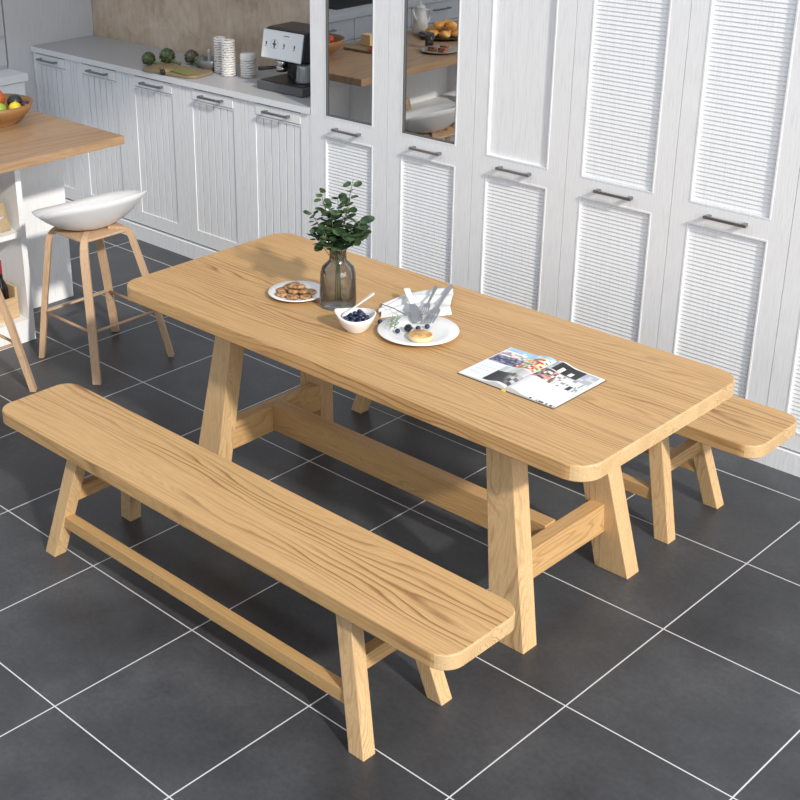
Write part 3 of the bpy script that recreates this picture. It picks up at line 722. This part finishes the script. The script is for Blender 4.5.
# ---------------------------------------------------------------- on the dining table
Z0 = TZ+.0006
def plate_prof(r): return [(0, 0), (r*.55, 0), (r*.60, .002), (r*.97, .013), (r, .0145), (r*.985, .0165), (r*.66, .0065), (r*.58, .005), (0, .005)]
t = thing('cookie_plate', 'small white plate holding the cookies left of the vase', 'plate', (.590, .860, Z0)); link('dish', recalc(lathe(NB(), plate_prof(.099), 44)), CERAMIC, t, smooth=True)
cp = [(-.045, -.018, 0), (-.022, -.045, 0), (.020, -.035, 0), (.048, -.004, 0), (.028, .035, 0), (-.018, .030, 0), (-.030, .003, .012), (.004, -.012, .012), (.026, .004, .013), (-.005, .018, .013), (-.008, .000, .025), (.016, -.002, .027)]
c0 = None
for k, (x, y, z) in enumerate(cp):
    p = (.588+x*1.08, .858+y*1.08, Z0+.0058+z); rot = (random.uniform(-.12, .12) if z else 0, random.uniform(-.12, .12) if z else 0, k)
    if c0 is None:
        c0 = tag(link('cookie', recalc(lathe(NB(), [(0, 0), (.019, 0), (.0225, .003), (.0222, .007), (.016, .0105), (0, .0115)], 18)), COOKIE, None, p, True), 'chocolate chip cookie heaped on the small white plate', 'cookie', 'cookies on the small plate'); 
    else: c = c0.copy(); C.objects.link(c); c.location = p; c.rotation_euler = rot
VX, VY = .754, .892
t = thing('vase', 'smoky grey glass bottle vase holding the eucalyptus', 'vase', (VX, VY, Z0))
link('glass', recalc(lathe(NB(), [(0, 0), (.056, 0), (.061, .006), (.062, .02), (.059, .115), (.053, .138), (.032, .158), (.0285, .166), (.0285, .196), (.031, .200), (.0265, .200), (.0255, .166), (.030, .155), (.050, .135), (.056, .115), (.059, .020), (.056, .016), (0, .014)], 48)), VASEG, t, smooth=True)
def eucalyptus():
    t = thing('eucalyptus_bunch', 'dark green eucalyptus sprigs standing in the glass vase', 'plant', (VX, VY, Z0+.016))
    # leans expressed along the picture-right direction and the view depth
    rt = Vector((.73, .68, 0)); dp = Vector((-.68, .73, 0))
    tips = [(-.060, .0, .385, 1.15), (-.090, .02, .300, 1.0), (-.025, -.03, .335, 1.2), (.0, .02, .355, 1.3), (.050, .01, .415, 1.15), (.040, -.02, .345, 1.2), (.075, .0, .275, 2.0), (-.045, -.05, .262, 1.2), (.040, -.05, .255, 1.9), (-.02, .03, .29, 1.5), (-.085, -.03, .245, .95)]
    for k, (a, b, h, s) in enumerate(tips):
        P = []
        for i in range(9):
            q = i/8; kk = max(0, (q-.42)/.58)
            off = rt*(a*kk**1.15+.010*math.sin(k*2.1)*(1-q))+dp*(b*kk); P.append(Vector((off.x, off.y, .003+h*q)))
        st_ = link('stem', recalc(tube(NB(), P, [.0024-.0014*i/8 for i in range(9)], 6)), STEM, t, smooth=True)
        bm = NB()
        z0 = .205; n = 7 if s > 1.4 else 9
        for i in range(n):
            z = z0+(h-z0)*(i+.3)/n if h > .25 else z0-.02+(h-z0+.02)*(i+.3)/n
            q = z/h*8; j = min(7, int(q)); p = P[j].lerp(P[j+1], q-j)
            for sgn in (0, 1):
                az = i*1.45+k*1.9+sgn*math.pi+random.uniform(-.3, .3)
                el = random.uniform(-.35, .55); d = Vector((math.cos(az)*math.cos(el), math.sin(az)*math.cos(el), math.sin(el)))
                L = (.031-.008*i/n)*s*random.uniform(.85, 1.15); W = L*.44
                side = d.cross(Vector((0, 0, 1))).normalized(); side = (side+Vector((0, 0, random.uniform(-.7, .7)))).normalized(); up = side.cross(d).normalized()
                c = bm.verts.new(p+d*(L*.55)-up*.002); m = 10; rim = []
                for e in range(m):
                    an = 2*math.pi*e/m; rim.append(bm.verts.new(p+d*(.004+L*.5*(1-math.cos(an)))+side*W*math.sin(an)+up*(.0022*math.sin(an)**2)))
                for e in range(m): bm.faces.new((c, rim[e], rim[(e+1) % m]))
        # leaf at the tip
        link('leaves', bm, LEAF, st_, smooth=True)
eucalyptus()

BX, BY = .946, .776
t = thing('berry_bowl', 'small white bowl with one pointed rim, full of blueberries', 'bowl', (BX, BY, Z0))
bm = NB(); prof = [(.0, 0), (.030, 0), (.032, .004), (.046, .018), (.058, .042), (.064, .056), (.060, .057), (.0535, .042), (.040, .020), (.025, .009), (0, .008)]
lathe(bm, prof, 40); recalc(bm)
for v in bm.verts:
    a = math.atan2(v.co.y, v.co.x)-R(222); k = max(0, v.co.z-.02)/.037
    e = max(0, math.cos(a))**8; v.co.x *= 1+.10*e*k; v.co.y *= 1+.10*e*k; v.co.z += .010*k*e+.004*k*math.cos(2*(a))
link('dish', bm, CERAMIC, t, smooth=True)
def berry_mesh():
    bm = NB(); v = bmesh.ops.create_uvsphere(bm, u_segments=14, v_segments=10, radius=1)['verts']
    for p in v:
        q = p.co.copy(); rr = math.hypot(q.x, q.y); p.co = Vector((q.x, q.y, q.z*.9-(.22*math.exp(-(rr/.3)**2) if q.z > 0 else 0)))*.0085
    return bm
b0 = None
def berry(x, y, z, label, group=None, rot=(0, 0, 0)):
    global b0
    if b0 is None: b0 = link('blueberry', berry_mesh(), BERRY, None, (x, y, z), True); o = b0
    else: o = b0.copy(); C.objects.link(o); o.location = (x, y, z)
    o.rotation_euler = rot; o['label'] = label; o['category'] = 'berry'
    if group: o['group'] = group
    elif 'group' in o: del o['group']
pos = []
for k in range(10): a = k*2*math.pi/10; pos.append((.030*math.cos(a), .030*math.sin(a), .028))
for k in range(5): a = k*2*math.pi/5+.4; pos.append((.0135*math.cos(a), .0135*math.sin(a), .031))
for k in range(9): a = k*2*math.pi/9+.2; pos.append((.034*math.cos(a), .034*math.sin(a), .043))
for k in range(5): a = k*2*math.pi/5; pos.append((.0155*math.cos(a), .0155*math.sin(a), .046))
pos += [(.012, .012, .059), (.022, -.004, .058), (-.006, .022, .057), (.002, -.006, .0605)]
for x, y, z in pos: berry(BX+x, BY+y, Z0+z, 'dark blueberry heaped in the small white bowl', 'blueberries in the white bowl', (random.uniform(-.5, .5), random.uniform(-.5, .5), 0))
t = thing('spoon', 'steel-white spoon leaning out of the blueberry bowl', 'spoon', (BX, BY, Z0))
RT = Vector((.73, .68, 0))
pA = Vector((-.020, -.008, .064)); pB = Vector((.018, .052, .118))+RT*.008
bm = NB(); n = 12; rows = []
dr = (pB-pA).normalized(); sd = dr.cross(Vector((0, 0, 1))).normalized(); up = sd.cross(dr)
for i in range(n+1):
    q = i/n; p = pA.lerp(pB, q); wd = .003+.006*max(0, (q-.45)/.55)**1.2; 
    if i == n: wd *= .55
    rows.append([bm.verts.new(p+sd*wd*a+up*b*.0016) for a, b in ((1, 1), (-1, 1), (-1, -1), (1, -1))])
for a, b in zip(rows, rows[1:]):
    for k in range(4): bm.faces.new((a[k], a[(k+1) % 4], b[(k+1) % 4], b[k]))
bm.faces.new(rows[0]); bm.faces.new(rows[-1])
link('handle', recalc(bm), CERAMIC, t)
bm = blob(NB(), (0, 0, 0), 1, .019, .012, .004, 14, 8)
for v in bm.verts: v.co = pA-dr*.012+dr*v.co.x+sd*v.co.y+up*v.co.z
link('bowl', bm, CERAMIC, t, smooth=True)

PX, PY = 1.109, .890
t = thing('dinner_plate', 'large white dinner plate with the pancake and berries', 'plate', (PX, PY, Z0)); link('dish', recalc(lathe(NB(), plate_prof(.130), 56)), CERAMIC, t, smooth=True)
t = thing('pancake', 'small thick golden pancake at the front of the dinner plate', 'pancake', (1.150, .853, Z0+.0058))
link('side', recalc(lathe(NB(), [(0, 0), (.034, 0), (.039, .006), (.0385, .014), (.037, .017)], 28)), PANCAKES, t, smooth=True)
link('browned_top', recalc(lathe(NB(), [(.037, .017), (.033, .0195), (0, .0205)], 28)), PANCAKE, t, smooth=True)
berry(1.068, .838, Z0+.0142, 'blueberry on the dinner plate beside the rosemary sprig')
berry(1.100, .900, Z0+.0142, 'blueberry touching the blackberry on the dinner plate')
berry(1.112, .930, Z0+.0142, 'blueberry farthest right on the dinner plate, behind the pancake')
berry(.966, .868, Z0+.0083, 'single loose blueberry on the table between bowl and plate')
bm = NB()
for k in range(26):
    e = R(random.uniform(-50, 90)); a = k*2.4; blob(bm, (.0095*math.cos(a)*math.cos(e), .0095*math.sin(a)*math.cos(e), .0115+.0085*math.sin(e)), .0045, seg=8, rings=6)
tag(link('blackberry', bm, BLACKB, None, (1.083, .872, Z0+.0058), True), 'knobbly blackberry in the middle of the dinner plate', 'berry')
t = thing('rosemary_sprig', 'pale green rosemary sprig lying over the left side of the dinner plate', 'herb', (1.030, .855, Z0+.018))
SG = mat('rosemary_green', (.20, .27, .18), .6)
for k, (dx, dy, L) in enumerate(((.0, .0, .085), (.012, .012, .07))):
    bm = NB(); base = Vector((-.030+dx, .035+dy, .004)); tip = Vector((.028+dx, -.040+dy*.3, .008)); tube(bm, [base, base.lerp(tip, .5)+Vector((0, 0, .006)), tip], .0011, 5)
    for i in range(20):
        p = base.lerp(tip, i/20)+Vector((0, 0, .004)); a = i*2.3; d = Vector((math.cos(a), math.sin(a), .45)).normalized()*.015; tube(bm, [p, p+d*.6, p+d], [.0011, .0013, .0004], 5)
    link('twig', recalc(bm), SG, t)

# linen napkin: a pleated cloth tapering towards the plate
def napkin():
    bm = NB(); NU_, NV_ = 46, 22
    # corners on the table: gathered left end, wide right end with an upstanding fold
    A = Vector((.855, .985)); B = Vector((.925, .900)); D = Vector((.915, 1.290)); E_ = Vector((1.080, 1.085))
    top = []
    for i in range(NU_+1):
        u = i/NU_; row = []
        for j in range(NV_+1):
            v = j/NV_; p = A.lerp(D, u).lerp(B.lerp(E_, u), v)
            p += Vector((.010*math.sin(7*u+2), .008*math.sin(9*v+u*4)))
            amp = .008+.010*u*math.sin(math.pi*min(1, v*1.15)); z = .005+amp*abs(math.sin(math.pi*(v*3.2+.35*math.sin(u*4))))+.020*math.exp(-((v-.25)/.18)**2)*math.sin(math.pi*min(1, u*1.02))*u
            z *= min(1, 8*min(v, 1-v)+.15); z = max(z, .0015)
            row.append(bm.verts.new((p.x, p.y, z)))
        top.append(row)
    for i in range(NU_):
        for j in range(NV_): bm.faces.new((top[i][j], top[i+1][j], top[i+1][j+1], top[i][j+1]))
    o = link('napkin', bm, CLOTH, None, (0, 0, Z0), True); tag(o, 'crumpled white cloth napkin behind the dinner plate, under the cutlery', 'napkin')
    m = o.modifiers.new('thickness', 'SOLIDIFY'); m.thickness = .0016; m.offset = 1
napkin()
def cutlery():
    def strip(pts, ws, th):
        bm = NB(); pts = [Vector(p) for p in pts]; rows = []
        d = (pts[-1]-pts[0]).normalized(); s = d.cross(Vector((0, 0, 1))).normalized()
        for p, w_ in zip(pts, ws): rows.append([bm.verts.new(p+s*w_*a+Vector((0, 0, b*th))) for a, b in ((1, 1), (-1, 1), (-1, -1), (1, -1))])
        for a, b in zip(rows, rows[1:]):
            for k in range(4): bm.faces.new((a[k], a[(k+1) % 4], b[(k+1) % 4], b[k]))
        bm.faces.new(rows[0]); bm.faces.new(rows[-1]); return recalc(bm)
    def lerp3(a, b, q): return Vector(a).lerp(Vector(b), q)
    a, b = (.895, 1.078, .042), (1.077, .930, .020)
    t = thing('butter_knife', 'broad steel knife with a white handle resting on plate rim and napkin', 'knife', (0, 0, Z0))
    link('handle', strip([lerp3(a, b, q) for q in (0, .03, .2, .45)], [.007, .011, .011, .007], .004), CERAMIC, t)
    link('blade', strip([lerp3(a, b, q) for q in (.45, .55, .7, .9, 1)], [.007, .014, .018, .017, .008], .0012), CUT, t)
    def fork(a, b, label, w=1):
        t = thing('fork', label, 'fork', (0, 0, Z0))
        link('handle', strip([lerp3(a, b, q) for q in (0, .04, .3, .62)], [.004*w, .008*w, .005*w, .004*w], .0015), CUT, t)
        av, bv = Vector(a), Vector(b); d = (bv-av).normalized(); s = d.cross(Vector((0, 0, 1))).normalized()
        bm = strip([lerp3(a, b, q) for q in (.62, .68, .76)], [.004*w, .012*w, .013*w], .0012)
        for k in range(4):
            o = s*(k-1.5)*.0072*w; tube(bm, [lerp3(a, b, .75)+o, lerp3(a, b, .88)+o+Vector((0, 0, -.002)), lerp3(a, b, 1)+o], 0, flat=(.0021*w, .0010))
        link('tines', recalc(bm), CUT, t)
    fork((.957, 1.238, .030), (1.105, .945, .021), 'broad steel fork lying along the right fold of the napkin', 1.15)
    fork((.952, 1.165, .044), (1.066, .962, .034), 'narrower steel fork between the knife and the broad fork', .9)
    t = thing('skewer', 'thin dark pick lying over the gathered left end of the napkin', 'pick', (0, 0, Z0))
    link('rod', recalc(tube(NB(), [(.893, .950, .026), (.950, .950, .026), (1.012, .945, .020)], .0018, 6)), METAL, t)
cutlery()

# open magazine
def magazine():
    t = thing('open_magazine', 'open photo magazine lying flat near the right end of the table', 'magazine', (1.560, .872, Z0))
    W, H = .170, .128   # page width, half height
    nx, ny = 100, 90
    rnd = random.Random(3)
    def h1(x, y, s): return (math.sin(x*s*12.9+y*s*78.2)*43758.5) % 1
    def colL(u, v):      # u 0 outer .. 1 spine, v 0 near .. 1 far
        if v > .53 and .02 < u < .99:
            q = (v-.53)/.47
            if q > .74+.1*math.sin(u*9): return (.35, .58, .78) if h1(int(u*14), int(v*20), 1) > .25 else (.75, .8, .85)
            if u > .58: return [(.75, .18, .10), (.85, .5, .4), (.1, .25, .12), (.9, .85, .7), (.55, .05, .05), (.8, .75, .1)][int(h1(int(u*18), int(v*26), 2)*6)]
            if q > .45: return [(.75, .45, .4), (.3, .3, .34), (.8, .78, .75)][int(h1(int(u*16), int(v*22), 3)*3)]
            return [(.07, .08, .14), (.12, .13, .25), (.03, .03, .05), (.25, .27, .4)][int(h1(int(u*20), int(v*30), 4)*4)]
        if v > .04 and u > .46 and v < .51:
            g = .02+.5*max(0, math.sin(u*7+v*5))*h1(int(u*15), int(v*15), 5)
            if u < .66: g *= .3
            if v > .36: g = .45+.3*h1(int(u*9), 1, 2)
            return (g, g, g)
        if .08 < u < .40 and .08 < v < .46 and int(v*60) % 3 == 0 and h1(int(u*40), int(v*60), 6) > .25: return (.66, .67, .70)
        return (.80, .81, .83)
    def colR(u, v):      # u 0 spine .. 1 outer
        if v > .46 and u < .93 and v < .98:
            q = (v-.46)/.52
            if q > .55 and .14 < u < .66:
                if .26 < u < .33 and q < .8 or .45 < u < .53 and .6 < q < .75: return (.9, .88, .82)
                return (.015, .015, .018)
            if q < .5:
                x = h1(int(u*26), int(q*12), 7)
                if u < .45: return [(.85, .83, .8), (.35, .2, .16), (.06, .06, .07), (.62, .3, .25)][int(x*4)]
                if .72 < u < .80 and q < .2: return (.02, .02, .02)
                return (.75, .77, .8) if x > .25 else (.3, .31, .33)
            return (.42, .45, .5) if h1(int(u*12), int(q*10), 8) > .35 else (.6, .62, .66)
        if v < .03 and u > .5 and h1(int(u*50), 0, 9) > .45: return (.05, .05, .05)
        if .12 < u < .6 and .10 < v < .40 and int(v*60) % 3 == 0 and h1(int(u*40), int(v*60), 6) > .25: return (.70, .71, .73)
        return (.82, .83, .85)
    pm = mat('printed_page', (.8, .8, .8), .35); tt = NT(pm); at = tt.n('ShaderNodeVertexColor'); at.layer_name = 'print'; tt.l(at.outputs[0], tt.b.inputs['Base Color'])
    def prof(s): return .004+.0085*math.exp(-((s-.16)/.17)**2)*min(1, s/.05+.25)+.0045*(1-s)    # s 0 spine .. 1 outer
    for side, fn in ((-1, colL), (1, colR)):
        bm = NB(); lay = bm.loops.layers.float_color.new('print'); g = []
        for i in range(nx+1):
            s = i/nx; g.append([bm.verts.new((side*s*W, (-1+2*j/ny)*H, prof(s))) for j in range(ny+1)])
        for i in range(nx):
            for j in range(ny):
                q = (g[i][j], g[i+1][j], g[i+1][j+1], g[i][j+1]); f = bm.faces.new(q if side > 0 else tuple(reversed(q)))
                s = (i+.5)/nx; v = (j+.5)/ny; c = fn(s if side > 0 else 1-s, v)
                for lp in f.loops: lp[lay] = (*c, 1)
        link('left_page' if side < 0 else 'right_page', bm, pm, t, smooth=True)
        bm = NB(); rows = []
        for i in range(nx+1):
            s = i/nx; x = side*s*W; rows.append([bm.verts.new((x, -H+.0005, .0015)), bm.verts.new((x, -H+.0005, prof(s)-.0004)), bm.verts.new((x, H-.0005, prof(s)-.0004)), bm.verts.new((x, H-.0005, .0015))])
        for a, b in zip(rows, rows[1:]):
            for k in range(4): bm.faces.new((a[k], a[(k+1) % 4], b[(k+1) % 4], b[k]))
        bm.faces.new(rows[0]); bm.faces.new(rows[-1])
        link('page_block', recalc(bm), CLOTH, t)
    link('cover', box(NB(), -W-.002, W+.002, -H-.002, H+.002, 0, .0014), INK, t)
    link('bookmark', box(NB(), -.006, .006, -H-.010, -H-.001, .0002, .003), mat('yellow_ribbon', (.75, .6, .03), .6), t)
magazine()
